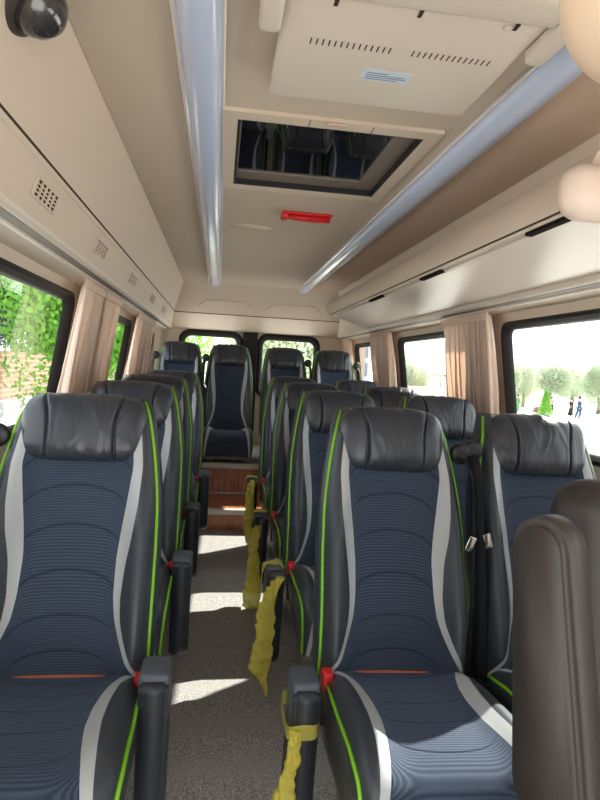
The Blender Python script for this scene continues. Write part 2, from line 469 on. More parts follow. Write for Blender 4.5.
# roof side panels: sloping upper panel + air duct panel on the left, cove on the right
prism_t = lambda name, pts, mat, y0=YF, y1=5.99, t=.03: st(prism_y(name, pts + [(p[0], p[1]+t) for p in pts[::-1]], y0, y1, mat))
st(prism_y('trim_left_slope', [(-.36, 2.0), (-.46, 1.764), (-.49, 1.775), (-.49, 2.0)], YF, YB, M['beige']))
st(prism_y('trim_left_duct', [(-.46, 1.760), (-.508, 1.618), (-.514, 1.610), (-.645, 1.588), (-.75, 1.588), (-.75, 1.79), (-.49, 1.79)], YF, YB, M['beige']))
st(prism_y('trim_left_duct_seam', [(-.4575, 1.765), (-.4600, 1.759), (-.466, 1.757), (-.466, 1.768)], YF, 5.97, M['groove']))
st(prism_y('trim_left_ledge', [(-.4635, 1.7475), (-.4628, 1.7455), (-.4640, 1.7435), (-.4665, 1.7425)], YF, 5.97, M['beige']))
mir = lambda pts: [(.70-a, b) for a, b in pts]
st(prism_y('trim_right_slope', mir([(-.36, 2.0), (-.46, 1.764), (-.49, 1.775), (-.49, 2.0)]), YF, YB, M['beige']))
st(prism_y('trim_right_duct', mir([(-.46, 1.760), (-.508, 1.618), (-.514, 1.610), (-.645, 1.588), (-.75, 1.588), (-.75, 1.79), (-.49, 1.79)]), YF, YB, M['beige']))

# curtain rails
def rail(side, name, label):
    s = side; x = lambda v: v if s > 0 else -v
    off = .70 if s > 0 else 0
    X = lambda a: (a+off) if s > 0 else -a
    r = thing(name, (X(.63), YF, 1.65), label, 'curtain rail')
    lx, lz = X(.63), 1.65
    def pr(nm, pts, mat): return prism_y(nm, [(X(a)-lx, b-lz) for a, b in pts], 0, YB-YF-.02, mat, r, smooth=False)
    pr('edge_bead', [(.500, 1.624), (.504, 1.614), (.512, 1.608), (.520, 1.606), (.516, 1.614), (.509, 1.626)], M['white_plastic'])
    pr('channel', [(.520, 1.6075), (.546, 1.6035), (.546, 1.600), (.520, 1.604)], M['steel'])
    pr('track', [(.546, 1.6045), (.546, 1.597), (.550, 1.593), (.560, 1.592), (.564, 1.596), (.564, 1.602)], M['white_plastic'])
    return r
rail(-1, 'curtain_rail', 'beige double curtain rail running above the left windows')
rail(1, 'curtain_rail', 'beige double curtain rail running above the right windows under the luggage rack')

# back of the bus: bulkhead, doors with two windows
st(slab_yz('wall_bulkhead', [(5.55, 2.0), (5.93, 1.757), (5.96, 1.757), (5.96, 2.0)], -.70, 1.36, M['beige']))
st(slab_yz('trim_bulkhead_seam', [(5.926, 1.762), (5.936, 1.750), (5.955, 1.750), (5.955, 1.762)], -.70, 1.36, M['groove']))
st(slab_yz('trim_header', [(5.94, 1.752), (6.24, 1.622), (6.30, 1.61), (6.30, 1.752)], -.70, 1.36, M['beige']))
def ridge(x0, x1, name):
    pts = []
    for i in range(41):
        t = i/40; x = x0+(x1-x0)*t
        z = 1.815 + .05*min(1, max(0, math.sin(PI*t))*2.2)
        y = 5.55 + (2.0-z)/(2.0-1.757)*.38
        pts.append((x, y-.001, z))
    return st(tube(name, pts, .008, M['beige'], n=8))
ridge(-.22, .28, 'trim_ridge_left'); ridge(.42, .95, 'trim_ridge_right')
RW = [(-.42, .215), (.385, 1.03)]
RZ0, RZ1 = 0.95, 1.60
def rear_wall():
    xs = [-.80] + [v for a, b in RW for v in (a+.025, b-.025)] + [1.52]
    zs = [-.05, RZ0+.025, RZ1-.025, 1.78]
    V = []; F = []; id = {}
    for i, z in enumerate(zs):
        for j, x in enumerate(xs): id[i, j] = len(V); V.append((x, YB, z))
    o = len(V); V += [(a, b+.06, c) for a, b, c in V]
    cells = [(i, j) for i in range(3) for j in range(5) if not (i == 1 and j in (1, 3))]
    cs = set(cells)
    for (i, j) in cells:
        q = (id[i, j], id[i, j+1], id[i+1, j+1], id[i+1, j])
        F.append(q); F.append(tuple(o+k for k in q[::-1]))
        for (di, dj, a, b) in ((-1, 0, 0, 1), (1, 0, 2, 3), (0, 1, 1, 2), (0, -1, 3, 0)):
            if (i+di, j+dj) not in cs: F.append((q[a], q[b], o+q[b], o+q[a]))
    return mesh('wall_back', V, F)
st(obj('wall_back', rear_wall(), M['beige'], None, False))
for (a, b), n in zip(RW, (9, 10)):
    xc, zc = (a+b)/2, (RZ0+RZ1)/2
    w = thing('window_%d' % n, (xc, YB, RZ0), None, None); w['kind'] = 'structure'
    pl = lambda u, v, d, zz=zc-RZ0: (u, -d, zz+v)
    obj('window_frame', ring_mesh('window_frame', pl, b-a, RZ1-RZ0, [(-.012, 0, .11), (-.006, .02, .105), (.022, .024, .09), (.03, .006, .082), (.05, .0, .066), (.054, -.03, .062)]), M['rubber'], w)
    obj('window_pane', disc_mesh('window_pane', pl, b-a-.1, RZ1-RZ0-.1, .065, -.02), M['glass'], w, smooth=False)
st(box('trim_door_post', .222, .378, 6.262, 6.299, .45, 1.612, M['rubber'], bev=.01))
# corner posts left and right at the back
for nm, x0, x1, xi in (('trim_corner_left', -.78, -.56, -1), ('trim_corner_right', 1.27, 1.50, 1)):
    pts = [(-.78, 6.29), (-.56, 6.29), (-.60, 6.23), (-.655, 6.10), (-.78, 6.06)] if xi < 0 else [(1.48, 6.29), (1.26, 6.29), (1.30, 6.23), (1.355, 6.10), (1.48, 6.06)]
    n = len(pts); V = [(a, b, .4) for a, b in pts] + [(a, b, 1.70) for a, b in pts]
    F = [(i, (i+1) % n, n+(i+1) % n, n+i) for i in range(n)] + [tuple(range(n)), tuple(range(n, 2*n))]
    st(obj(nm, mesh(nm, V, F), M['beige'], None, False))

# raised back platform and its step
st(box('trim_platform', -.75, 1.45, 4.985, 6.29, -.02, .445, M['wood']))
st(box('trim_platform_nosing', -.75, 1.45, 4.965, 5.02, .408, .452, M['nosing'], bev=.004))
st(box('trim_platform_carpet', -.75, 1.45, 5.02, 6.28, .4445, .450, M['floor']))
st(box('trim_step', -.2, .46, 4.40, 4.985, -.02, .196, M['wood']))
st(box('trim_step_nosing', -.2, .46, 4.385, 4.45, .166, .203, M['nosing'], bev=.004))
st(box('trim_step_back', -.2, .46, 4.955, 4.984, .196, .212, M['nosing'], bev=.004))

# ------------------------------------------------------------------ ceiling fittings
def light_strip(x0, x1, label, flip):
    y0, y1 = .25, 5.50
    xc = (x0+x1)/2; w = (x1-x0)/2
    t = thing('ceiling_light', (xc, (y0+y1)/2, 2.0), label, 'light', 'long ceiling light covers')
    L = (y1-y0)/2
    prof = [(-w, 0), (-w+.004, -.008)]
    for i in range(0, 13):
        a = PI - PI*i/12
        prof.append(((w-.012)*math.cos(a), -.010 - .030*math.sin(a)**.8 if 0 < i < 12 else -.010))
    prof += [(w-.004, -.008), (w, 0)]
    o = prism_y('diffuser', prof, -L, L, M['lamp'], t, smooth=True)
    for s in (-1, 1):
        tube('trim_bead', [(s*(w-.004), -L, -.006), (s*(w-.004), L, -.006)], .0045, M['white_plastic'], t, n=6)
    prism_y('end_cap', [(p[0]*1.02, p[1]*1.06) for p in prof], L-.012, L+.004, M['lamp'], t, smooth=True)
    return t
light_strip(-.136, -.021, 'long frosted ceiling light cover left of the roof hatch', 0)
light_strip(.683, .803, 'long frosted ceiling light cover between the roof hatch and luggage rack', 1)

hx, hy = (HX0+HX1)/2, (HY0+HY1)/2
h = thing('roof_hatch', (hx, hy, 2.0), 'rectangular roof hatch with black reflecting glass in the ceiling', 'roof hatch')
hw, hl = (HX1-HX0)/2, (HY1-HY0)/2
def frame_band(name, ow, ol, iw, il, z0, z1, mat, parent):
    bm = bmesh.new()
    for (a, b, c, d) in ((-ow, ow, -ol, -il), (-ow, ow, il, ol), (-ow, -iw, -il, il), (iw, ow, -il, il)):
        box_bm(bm, a, b, c, d, z0, z1)
    me = bpy.data.meshes.new(name); bm.to_mesh(me); bm.free()
    return obj(name, me, mat, parent, False)
frame_band('surround', hw+.045, hl+.055, hw, hl, -.012, -.0005, M['beige'], h)
frame_band('rubber_seal', hw, hl, hw-.008, hl-.008, -.010, .012, M['rubber'], h)
bm = bmesh.new()
for q in ((-hw+.008, hw-.008, hl-.10, hl-.008), (hw-.075, hw-.008, -hl+.008, hl-.10), (-hw+.008, -hw+.014, -hl+.008, hl-.10), (-hw+.014, hw-.075, -hl+.008, -hl+.014)):
    box_bm(bm, *q, .012, .03)
me = bpy.data.meshes.new('inner_frame'); bm.to_mesh(me); bm.free()
obj('inner_frame', me, plain('grey_hatch_frame', rgb(120, 110, 102), .5), h, False)
box('glass_panel', -hw+.012, hw-.07, -hl+.012, hl-.095, .018, .026, M['hatch'], h)
box('latch', -.03, .03, -hl-.05, -hl-.03, -.018, -.012, M['beige_warm'], h, bev=.002)
for sx in (-.075, .115):
    box('seam_line', sx-.0012, sx+.0012, -hl-.05, -hl-.002, -.0128, -.012, M['groove'], h)

# red emergency hammer clipped to the ceiling
t = thing('emergency_hammer', (.372, 2.845, 2.0), 'red emergency hammer in its holder on the ceiling', 'hammer')
box('holder', -.115, .12, -.022, .022, -.012, 0, M['red'], t, bev=.004)
tube('handle', [(-.09, 0, -.022), (-.02, 0, -.024), (.11, 0, -.022)], .013, M['red'], t, n=12, rfun=lambda u: .012+.004*u)
box('hammer_head', -.122, -.088, -.036, .036, -.036, -.010, M['red'], t, bev=.006)
for i in range(7): box('grip_rib', .0+.015*i, .006+.015*i, -.0165, .0165, -.040, -.030, M['red'], t, bev=.002)
# two ceiling screws / moulded bump behind the hatch
t = thing('ceiling_bump_cover', (.13, 3.22, 2.0), 'low oval moulding on the ceiling behind the red hammer', 'cover')
me = lathe_mesh('shell', [(.11, 0), (.10, -.008), (.06, -.014), (.005, -.016)]); o = obj('shell', me, M['beige_felt'], t)
o.scale = (1, .5, 1)

# flip-down monitor
mt = thing('ceiling_monitor', (.34, 1.35, 2.0), 'folded beige ceiling monitor with vent slots and blue sticker', 'monitor')
Zm = -.058
box('screen_back', -.252, .252, -.24, .182, Zm, Zm+.032, M['white_plastic'], mt, bev=.012, seg=3)
box('mount', -.21, .21, -.22, .10, Zm+.031, 0, M['beige'], mt)
box('hinge_bar', -.262, .262, -.335, -.25, Zm-.012, 0, M['white_plastic'], mt, bev=.014, seg=3)
for s in (-1, 1):
    box('hinge_cheek', s*.275-.022, s*.275+.022, -.36, -.135, Zm-.022, 0, M['white_plastic'], mt, bev=.012, seg=3)
for (xa, xb) in ((-.187, -.02), (.03, .197)):
    for i in range(14):
        x = xa + (xb-xa)*i/13
        box('vent_slot', x-.0014, x+.0014, -.102, -.080, Zm-.0006, Zm+.002, M['groove'], mt)
for x in (-.16, .0, .19):
    box('clip', x-.004, x+.004, -.238, -.218, Zm-.001, Zm+.002, M['groove'], mt)
o = obj('screw', lathe_mesh('screw', [(.009, 0), (.009, -.002), (.007, -.003)], 16), M['white_plastic'], mt, loc=(.175, -.225, Zm-.0003))
st_ = box('sticker', -.055, .06, -.008, .040, Zm-.0008, Zm+.001, M['sticker'], mt)
for (a, b, y) in ((-.045, .03, .033), (-.045, .05, .024), (-.045, .045, .0155), (-.045, .005, .006)):
    box('print_line', a, b, y-.0014, y+.0014, Zm-.0012, Zm-.0006, M['ink'], st_)

# rounded overhead cover near the driver
def rounded_block(name, x0, x1, y0, y1, z0, z1, r, mat, parent, seg=6):
    return box(name, x0, x1, y0, y1, z0, z1, mat, parent, bev=r, seg=seg)
t = thing('overhead_cover', (.60, .55, 1.72), 'rounded peach overhead cover near the camera at upper right', 'cover')
rounded_block('shell', -.275, .06, -.10, .12, -.145, .28, .10, plain('peach_plastic', rgb(226, 200, 176), .55, .3), t, 8)

# dome camera at upper left
t = thing('dome_camera', (-.385, 1.235, 1.93), 'dark dome security camera fixed high on the left wall', 'camera')
rotm = Matrix.Rotation(math.radians(67), 4, 'Y')
def cam_part(nm, prof, mat):
    me = lathe_mesh(nm, [(a*1.35, b*1.35) for a, b in prof], 40); me.transform(Matrix.Rotation(math.radians(130), 4, 'Y')); return obj(nm, me, mat, t, loc=(-.05, -.02, .042))
cam_part('mount_ring', [(.058, -.02), (.060, .0), (.060, .022), (.056, .026), (.01, .026)], M['camera'])
cam_part('shell', [(.054, .026), (.055, .045), (.050, .062), (.036, .064)], M['camera'])
cam_part('dome', [(.040, .060), (.038, .078), (.030, .092), (.016, .102), (.002, .105)], M['camdome'])

# left air vents in the duct panel
pa, pb = Vector((-.46, 0, 1.760)), Vector((-.508, 0, 1.618))
tt = (pb-pa).normalized(); nn = Vector((-tt.z, 0, tt.x))
if nn.x < 0: nn = -nn
def vent(y, label):
    c = pa.lerp(pb, .47); v = thing('air_vent', (c.x, y, c.z), label, 'air vent', 'air vents along the left duct')
    def pl(u, s, d): return tuple(Vector((0, u, 0)) + tt*s + nn*d)
    def bx(nm, u0, u1, s0, s1, d0, d1, mat, par):
        vs = [pl(u, s, d) for d in (d0, d1) for (u, s) in ((u0, s0), (u1, s0), (u1, s1), (u0, s1))]
        return obj(nm, mesh(nm, vs, [(0, 1, 2, 3), (4, 5, 6, 7), (0, 1, 5, 4), (1, 2, 6, 5), (2, 3, 7, 6), (3, 0, 4, 7)]), mat, par, False)
    L, Wd = .105, .027
    bx('backing', -L, L, -Wd, Wd, .0003, .001, M['groove'], v)
    fr = bx('frame', -L, L, -Wd, -Wd+.006, .0005, .005, M['beige'], v)
    bx('frame', -L, L, Wd-.006, Wd, .0005, .005, M['beige'], v)
    bx('frame', -L, -L+.014, -Wd+.006, Wd-.006, .0005, .005, M['beige'], v)
    bx('frame', L-.014, L, -Wd+.006, Wd-.006, .0005, .005, M['beige'], v)
    for i in range(1, 5):
        u = -L+.014 + (2*L-.028)*i/5; bx('divider', u-.0045, u+.0045, -Wd+.006, Wd-.006, .0005, .0045, M['beige'], v)
    for i in range(1, 4):
        s = -Wd+.006+(2*Wd-.012)*i/4; bx('slat', -L+.014, L-.014, s-.0018, s+.0018, .0005, .004, M['beige'], v)
for y, l in ((1.71, 'grey slotted air vent nearest the camera in the left duct'), (2.46, 'second air vent along the left duct, above the first curtain'),
             (3.33, 'middle air vent of five along the left duct'), (4.27, 'fourth air vent along the left duct, small in the distance'), (5.10, 'farthest air vent along the left duct, beside the rear bulkhead')):
    vent(y, l)

# ------------------------------------------------------------------ overhead luggage rack
ry0, ry1 = 1.40, 5.30
rk = thing('luggage_rack', (.9, ry0, 1.70), 'long beige overhead luggage rack along the right side', 'luggage rack')
def P2(pts): return [(a-.9, b-1.70) for a, b in pts]
def rack_part(nm, pts, mat, y0, y1, sm=False): return prism_y(nm, P2(pts), y0-ry0, y1-ry0, mat, rk, smooth=sm)
# front face with a curved rear nose
def nose_loft(nm, pts, mat, shift):
    """sweep with the last metre drawn up and in towards the wall"""
    n = len(pts); V = []; F = []; st_ = [0, .5, 1, 1.5, 2, 2.5, 2.9, 3.2, 3.45, 3.65, 3.8, 3.9]
    for y in st_:
        for i, (a, b) in enumerate(pts):
            e = shift[i]; V.append((a-.9, min(y, (3.9-e)*(y/3.9) if e else y), b-1.70))
    for j in range(len(st_)-1):
        for i in range(n):
            i2 = (i+1) % n; F.append((j*n+i, j*n+i2, (j+1)*n+i2, (j+1)*n+i))
    F.append(tuple(range(n))); F.append(tuple(range((len(st_)-1)*n, len(st_)*n)))
    o = obj(nm, mesh(nm, V, F), mat, rk, True); sharp(o, 30); return o
nose_loft('front_panel', [(.868, 1.716), (.862, 1.735), (.872, 1.79), (.893, 1.838), (.902, 1.848), (.912, 1.846), (.915, 1.83), (.90, 1.73)], M['beige'], [.42, .36, .2, .05, 0, 0, .05, .38])
nose_loft('lip', [(.882, 1.716), (.866, 1.714), (.861, 1.709), (.863, 1.703), (.872, 1.700), (.890, 1.700), (.90, 1.706)], M['white_plastic'], [.45, .45, .48, .5, .52, .52, .46])
nose_loft('groove_strip', [(.878, 1.722), (.8665, 1.721), (.8665, 1.7125), (.878, 1.7125)], M['groove'], [.45, .43, .46, .46])
nose_loft('lower_lip', [(.888, 1.7005), (.880, 1.6985), (.879, 1.694), (.884, 1.692), (.90, 1.692), (.90, 1.7005)], M['white_plastic'], [.52, .53, .54, .54, .54, .52])
nose_loft('underside', [(.896, 1.698), (.93, 1.692), (1.06, 1.665), (1.170, 1.640), (1.195, 1.632), (1.205, 1.632), (1.175, 1.715), (.90, 1.712)], M['rack_white'], [.54, .53, .42, .34, .3, .3, .3, .5])
for (a, b) in ((1.42, 1.68), (2.36, 2.62), (3.25, 3.55)):
    box('latch_slot', .866-.9, .888-.9, a-ry0, b-ry0, 1.6915-1.7, 1.7025-1.7, M['slot'], rk)
# near end cap: a rounded moulded compartment end
box('end_cap', .775-.9, 1.30-.9, -.10, .0, 1.655-1.7, 1.79-1.7, plain('pinkish_end_cap', rgb(226, 206, 192), .45, .4), rk, bev=.055, seg=6)

# ------------------------------------------------------------------ passenger seats
Wp = smooth_tab([(.40, .212), (.50, .213), (.6, .214), (.75, .213), (.87, .209), (.97, .196), (1.06, .180), (1.12, .165), (1.15, .145)])
So = smooth_tab([(.40, 0.208), (.43, 0.200), (.45, 0.192), (.48, 0.175), (.527, 0.155), (.572, 0.141), (.63, 0.137), (.718, 0.144), (.785, 0.155), (.867, 0.165), (.965, 0.169), (1.06, 0.157), (1.15, 0.127)], 80)
Si = smooth_tab([(.40, 0.196), (.43, 0.191), (.45, 0.180), (.48, 0.160), (.527, 0.139), (.572, 0.124), (.63, 0.117), (.718, 0.116), (.785, 0.122), (.867, 0.132), (.965, 0.143), (1.06, 0.134), (1.15, 0.109)], 80)
def back_y(x, z):
    s = abs(x)/interp(Wp, z)
    amp = .064*min(1, max(0, (1.10-z)/.3))*min(1, max(.3, (z-.36)/.12))
    y = .012 + .29*(z-.42) + .018 + .010*max(0, 1-(s/.8)**2)
    y += .02*math.exp(-((z-.60)/.12)**2) * -1.0          # lumbar
    y -= amp*math.exp(-((s-.84)/.20)**2)
    if s > .9: y += .028*((s-.9)/.1)**2
    if z > 1.07: y += .06*((z-1.07)/.08)**2
    return y
def rows_back(n=76): return [.40 + .75*i/n for i in range(n+1)]
def strip_mesh(nm, rows, fa, fb, ncol, surf, lift=0.0):
    V = []; F = []
    for z in rows:
        a, b = fa(z), fb(z)
        for j in range(ncol+1):
            x = a+(b-a)*j/ncol; p = surf(x, z)
            V.append(p)
    for i in range(len(rows)-1):
        for j in range(ncol):
            F.append((i*(ncol+1)+j, i*(ncol+1)+j+1, (i+1)*(ncol+1)+j+1, (i+1)*(ncol+1)+j))
    me = bpy.data.meshes.new(nm); me.from_pydata(V, [], F); me.update(); return me
surf_b = lambda x, z: (x, back_y(x, z), z)
MESH = {}
R_ = rows_back()
def build_seat_meshes():
    MESH['back_panel'] = strip_mesh('back_panel', R_, lambda z: -interp(Si, z), lambda z: interp(Si, z), 26, surf_b)
    for s in (-1, 1):
        MESH['stripe', s] = strip_mesh('trim_stripe', R_, lambda z: s*interp(Si, z), lambda z: s*interp(So, z), 4, surf_b)
        pts = []
        for z in R_[1:-1:2]:
            w = interp(Wp, z); pts.append((s*(w+.001), back_y(w, z)-.002, z))
        MESH['piping', s] = tube_mesh('piping', pts, .0046, n=7)
    # shell: bolsters, sides, back
    V = []; F = []; n = None
    for z in R_:
        w = interp(Wp, z); o_ = interp(So, z); loop = []
        nb = 9
        for j in range(nb+1):
            x = -(o_ + (w-o_)*j/nb); loop.append((x, back_y(x, z), z))
        yb = .012 + .29*(z-.42) + .105 + (.02 if z < 1.07 else .02+.0*z)
        yw = back_y(w, z); yb = max(yb, yw+.012)
        loop += [(-(w+.009), yw+.010, z), (-(w+.013), yw+.026, z), (-(w+.012), (yw+yb)/2+.01, z), (-(w+.004), yb-.015, z), (-(w-.02), yb, z), (-(w*.4), yb+.012, z)]
        full = loop + [(-x, y, zz) for (x, y, zz) in loop[::-1]]
        n = len(full); V += full
    for i in range(len(R_)-1):
        for j in range(n-1):
            F.append((i*n+j, i*n+j+1, (i+1)*n+j+1, (i+1)*n+j))
    # caps
    F.append(tuple(range(n))[::-1]); k0 = (len(R_)-1)*n; F.append(tuple(range(k0, k0+n)))
    MESH['backrest'] = mesh('backrest', V, F)
    # headrest: padded block with two curved seams
    V = []; F = []; nu, nv = 150, 46
    a, b, c = .166, .056, .097
    zc = 1.066; yc = back_y(0, 1.0)+.026
    cl = lambda t: math.sin(t*PI/2)*.45 + t*.55
    for sheet in (-1, 1):
        for i in range(nv+1):
            v = cl(-1+2*i/nv)
            for k in range(nu+1):
                u = cl(-1+2*k/nu)
                x = a*u*(1-.10*abs(v)**5 - (.05*max(0, v)**2)); z = c*v*(1-.13*u**6-(.04*u*u if v > 0 else 0))
                dep = max(0, 1-abs(u)**5)**.5*max(0, 1-abs(v)**4)**.5
                y = sheet*b*dep
                if sheet < 0:
                    y -= .010*(1-u*u)*(1-v*v)
                    xs = .086 + .016*max(0, v)**2 + .004*v*v
                    g = math.exp(-((abs(x)-xs)/.0035)**2)
                    y += .016*g*dep + (.004 if abs(x) > xs else 0)*dep
                wr = noise.noise(Vector((x*30, z*8, 3.1)))*.5 + noise.noise(Vector((x*60+z*20, z*22, 8.1)))*.3
                ed = min(1, (1-abs(u))*8)
                if sheet < 0: y += wr*.006*dep*(.35+.65*max(0, abs(v)-.3))*(1 if abs(x) < .082 else .25)
                z += wr*.006*abs(v)**3*ed
                V.append((x, yc+y+.24*z, zc+z))
    m_ = (nu+1)*(nv+1)
    for sh in (0, 1):
        for i in range(nv):
            for k in range(nu):
                p = sh*m_+i*(nu+1)+k; F.append((p, p+1, p+nu+2, p+nu+1))
    MESH['headrest'] = mesh('headrest', V, F)
    bm = bmesh.new(); bm.from_mesh(MESH['headrest']); bmesh.ops.remove_doubles(bm, verts=bm.verts, dist=1e-5); bmesh.ops.recalc_face_normals(bm, faces=bm.faces); bm.to_mesh(MESH['headrest']); bm.free()
    # cushion, followed from back to front and down the nose
    path = catmull([(0, .045, .418), (0, -.05, .432), (0, -.15, .444), (0, -.25, .452), (0, -.35, .459), (0, -.42, .458), (0, -.462, .442), (0, -.482, .408), (0, -.484, .36), (0, -.474, .285)], 60)
    q = [i/60 for i in range(61)]
    leng = [0]
    for p0, p1 in zip(path, path[1:]): leng.append(leng[-1]+(p1-p0).length)
    nor = []
    for i in range(61):
        t_ = (path[min(i+1, 60)]-path[max(i-1, 0)]).normalized(); nor.append(Vector((0, t_.z, -t_.y)) if True else None)
    for i in range(61):
        if nor[i].z < 0 and i < 30: nor[i] = -nor[i]
        if i >= 30 and nor[i].dot(nor[i-1]) < 0: nor[i] = -nor[i]
    Cw = [(0, .196), (.08, .206), (.3, .213), (.46, .215), (.56, .21), (.70, .20)]
    Co = smooth_tab([(0, .194), (.05, .188), (.11, .176), (.17, .164), (.24, .157), (.33, .156), (.42, .164), (.50, .174), (.56, .184), (.70, .195)], 60)
    Ci = smooth_tab([(0, .188), (.05, .172), (.11, .146), (.17, .130), (.24, .122), (.33, .122), (.42, .134), (.50, .150), (.56, .166), (.70, .182)], 60)
    def cpt(x, i):
        L = leng[i]; w = interp(Cw, L); s = abs(x)/w
        bump = .034*min(1, .25+L/.2)*math.exp(-((s-.82)/.22)**2)*max(0, 1-max(0, L-.42)/.2)
        if s > .9: bump -= .016*((s-.9)/.1)**2
        dome = .012*(1-s*s)*math.exp(-((L-.30)/.15)**2)
        return path[i] + nor[i]*(bump+dome) + Vector((x, 0, 0))
    idx = list(range(61))
    sc = lambda x, i: tuple(cpt(x, i))
    MESH['cushion_panel'] = strip_mesh('cushion_panel', idx, lambda i: -interp(Ci, leng[i]), lambda i: interp(Ci, leng[i]), 24, sc)
    for s in (-1, 1):
        MESH['cstripe', s] = strip_mesh('cushion_stripe', idx, lambda i: s*interp(Ci, leng[i]), lambda i: s*interp(Co, leng[i]), 4, sc)
        MESH['cpiping', s] = tube_mesh('cushion_piping', [tuple(Vector(cpt(s*interp(Cw, leng[i]), i)) + Vector((s*.002, 0, 0))) for i in range(2, 61, 2)], .0046, n=7)
    V = []; F = []
    for i in idx:
        w = interp(Cw, leng[i]); o_ = interp(Co, leng[i]); loop = []
        for j in range(9):
            x = -(o_+(w-o_)*j/8); loop.append(tuple(cpt(x, i)))
        e = cpt(w, i); zb = .28
        yb = max(e.y, -.46)
        loop += [(-(w+.005), e.y, e.z-.012 if e.z > .33 else e.z-.004), (-(w+.003), (e.y+yb)/2, min(e.z, (e.z+zb)/2)), (-(w-.01), yb, zb)]
        full = loop + [(-x, y, z) for (x, y, z) in loop[::-1]]
        n = len(full); V += full
    for i in range(60):
        for j in range(n-1): F.append((i*n+j, i*n+j+1, (i+1)*n+j+1, (i+1)*n+j))
        F.append((i*n+n-1, i*n, (i+1)*n, (i+1)*n+n-1))          # underside / inner closing
    F = [f_ for f_ in F if True]
    # only keep the underside closing between the two bottom rails
    F2 = []
    for f_ in F:
        F2.append(f_)
    V2 = V
    MESH['cushion'] = mesh_cushion(V, n, idx)
def mesh_cushion(V, n, idx):
    F = []
    half = n//2
    for i in range(len(idx)-1):
        for j in range(n-1):
            F.append((i*n+j, i*n+j+1, (i+1)*n+j+1, (i+1)*n+j))
    me = bpy.data.meshes.new('cushion'); me.from_pydata(V, [], F); me.update()
    bm = bmesh.new(); bm.from_mesh(me); bmesh.ops.recalc_face_normals(bm, faces=bm.faces)
    # fan over the back end
    bm.to_mesh(me); bm.free(); return me
build_seat_meshes()

def bmesh_box_mesh(nm, specs):
    bm = bmesh.new()
    for s in specs: box_bm(bm, *s)
    me = bpy.data.meshes.new(nm); bm.to_mesh(me); bm.free(); return me
MESH['seat_frame'] = bmesh_box_mesh('seat_frame', [(-.20, .20, -.455, .03, .258, .288, .006)])
MESH['leg_l'] = bmesh_box_mesh('leg', [(-.15, -.11, -.36, -.02, .0, .27, .006)])
MESH['leg_r'] = bmesh_box_mesh('leg', [(.11, .15, -.36, -.02, .0, .27, .006)])
MESH['leg_l_s'] = bmesh_box_mesh('leg', [(-.15, -.11, -.40, -.02, .227, .262, .006)])
MESH['leg_r_s'] = bmesh_box_mesh('leg', [(.11, .15, -.40, -.02, .227, .262, .006)])
MESH['foam'] = bmesh_box_mesh('foam_edge', [(-.185, .185, .028, .05, .385, .424, .004)])
# folded-down armrest slab (outline in y,z extruded in x)
def armrest_mesh(z0=.13, z1=.50):
    out = []
    for (cy, cz, r, a0, a1) in ((-.095, z1-.02, .018, PI/2, PI), (-.06, z0+.05, .05, PI, 1.5*PI), (-.03, z0+.05, .05, 1.5*PI, 2*PI), (.0, z1-.03, .03, 0, PI/2)):
        for k in range(7):
            a = a0+(a1-a0)*k/6; out.append((cy+r*math.cos(a), cz+r*math.sin(a)))
    bm = bmesh.new()
    vs = [bm.verts.new((-.033, y, z)) for y, z in out]
    fc = bm.faces.new(vs); r = bmesh.ops.extrude_face_region(bm, geom=[fc])
    for v in [g for g in r['geom'] if isinstance(g, bmesh.types.BMVert)]: v.co.x += .066
    bmesh.ops.recalc_face_normals(bm, faces=bm.faces)
    es = [e for e in bm.edges if len(e.link_faces) == 2 and e.calc_face_angle(0) > 1.2]
    bmesh.ops.bevel(bm, geom=es, offset=.008, segments=3, affect='EDGES')
    me = bpy.data.meshes.new('armrest'); bm.to_mesh(me); bm.free(); return me
MESH['armrest'] = armrest_mesh()
def hinge_mesh(): 
    bm = bmesh.new(); box_bm(bm, -.036, .036, -.085, .02, .40, .515, .012, 3)
    me = bpy.data.meshes.new('hinge_cover'); bm.to_mesh(me); bm.free(); return me
MESH['hinge'] = hinge_mesh()
MESH['buckle'] = bmesh_box_mesh('buckle', [(-.0135, .0135, -.030, .012, .402, .452, .004)])
MESH['stalk'] = bmesh_box_mesh('buckle_stalk', [(-.008, .008, -.012, .010, .30, .402, .002)])
def ribbon(nm, pts, w, th=.0025, tw=None):
    V = []; F = []; P = catmull(pts, 30)
    for i, p in enumerate(P):
        a = (tw(i/30) if tw else 0.0); d = Vector((math.cos(a), math.sin(a), 0))*w/2; nrm = Vector((-math.sin(a), math.cos(a), 0))*th
        V += [p-d-nrm, p+d-nrm, p+d+nrm, p-d+nrm]
    for i in range(len(P)-1):
        for k in range(4): F.append((i*4+k, i*4+(k+1) % 4, (i+1)*4+(k+1) % 4, (i+1)*4+k))
    F += [(3, 2, 1, 0), tuple(range(4*len(P)-4, 4*len(P)))]
    return mesh(nm, V, F)
for s in (-1, 1):
    # x is measured towards the belt side
    MESH['belt', s] = ribbon('seat_belt', [(s*.214, .245, 1.035), (s*.236, .15, .99), (s*.238, .10, .85), (s*.232, .05, .65), (s*.226, .03, .50), (s*.222, .02, .40)], .040, tw=lambda u: s*(1.0-.35*u))
    MESH['guide', s] = None
    me = lathe_mesh('belt_guide', [(.012, -.012), (.030, -.014), (.034, -.004), (.034, .006), (.028, .014), (.010, .014)], 24)
    me.transform(Matrix.Translation((s*.222, .215, 1.035)) @ Matrix.Rotation(PI/2, 4, 'X')); MESH['guide', s] = me
    me = bmesh_box_mesh('belt_tongue', [(-.011, .011, -.002, .002, -.022, .022, .0015)])
    me.transform(Matrix.Translation((s*.214, .065, .79)) @ Matrix.Rotation(s*.35, 4, 'Y')); MESH['tongue', s] = me

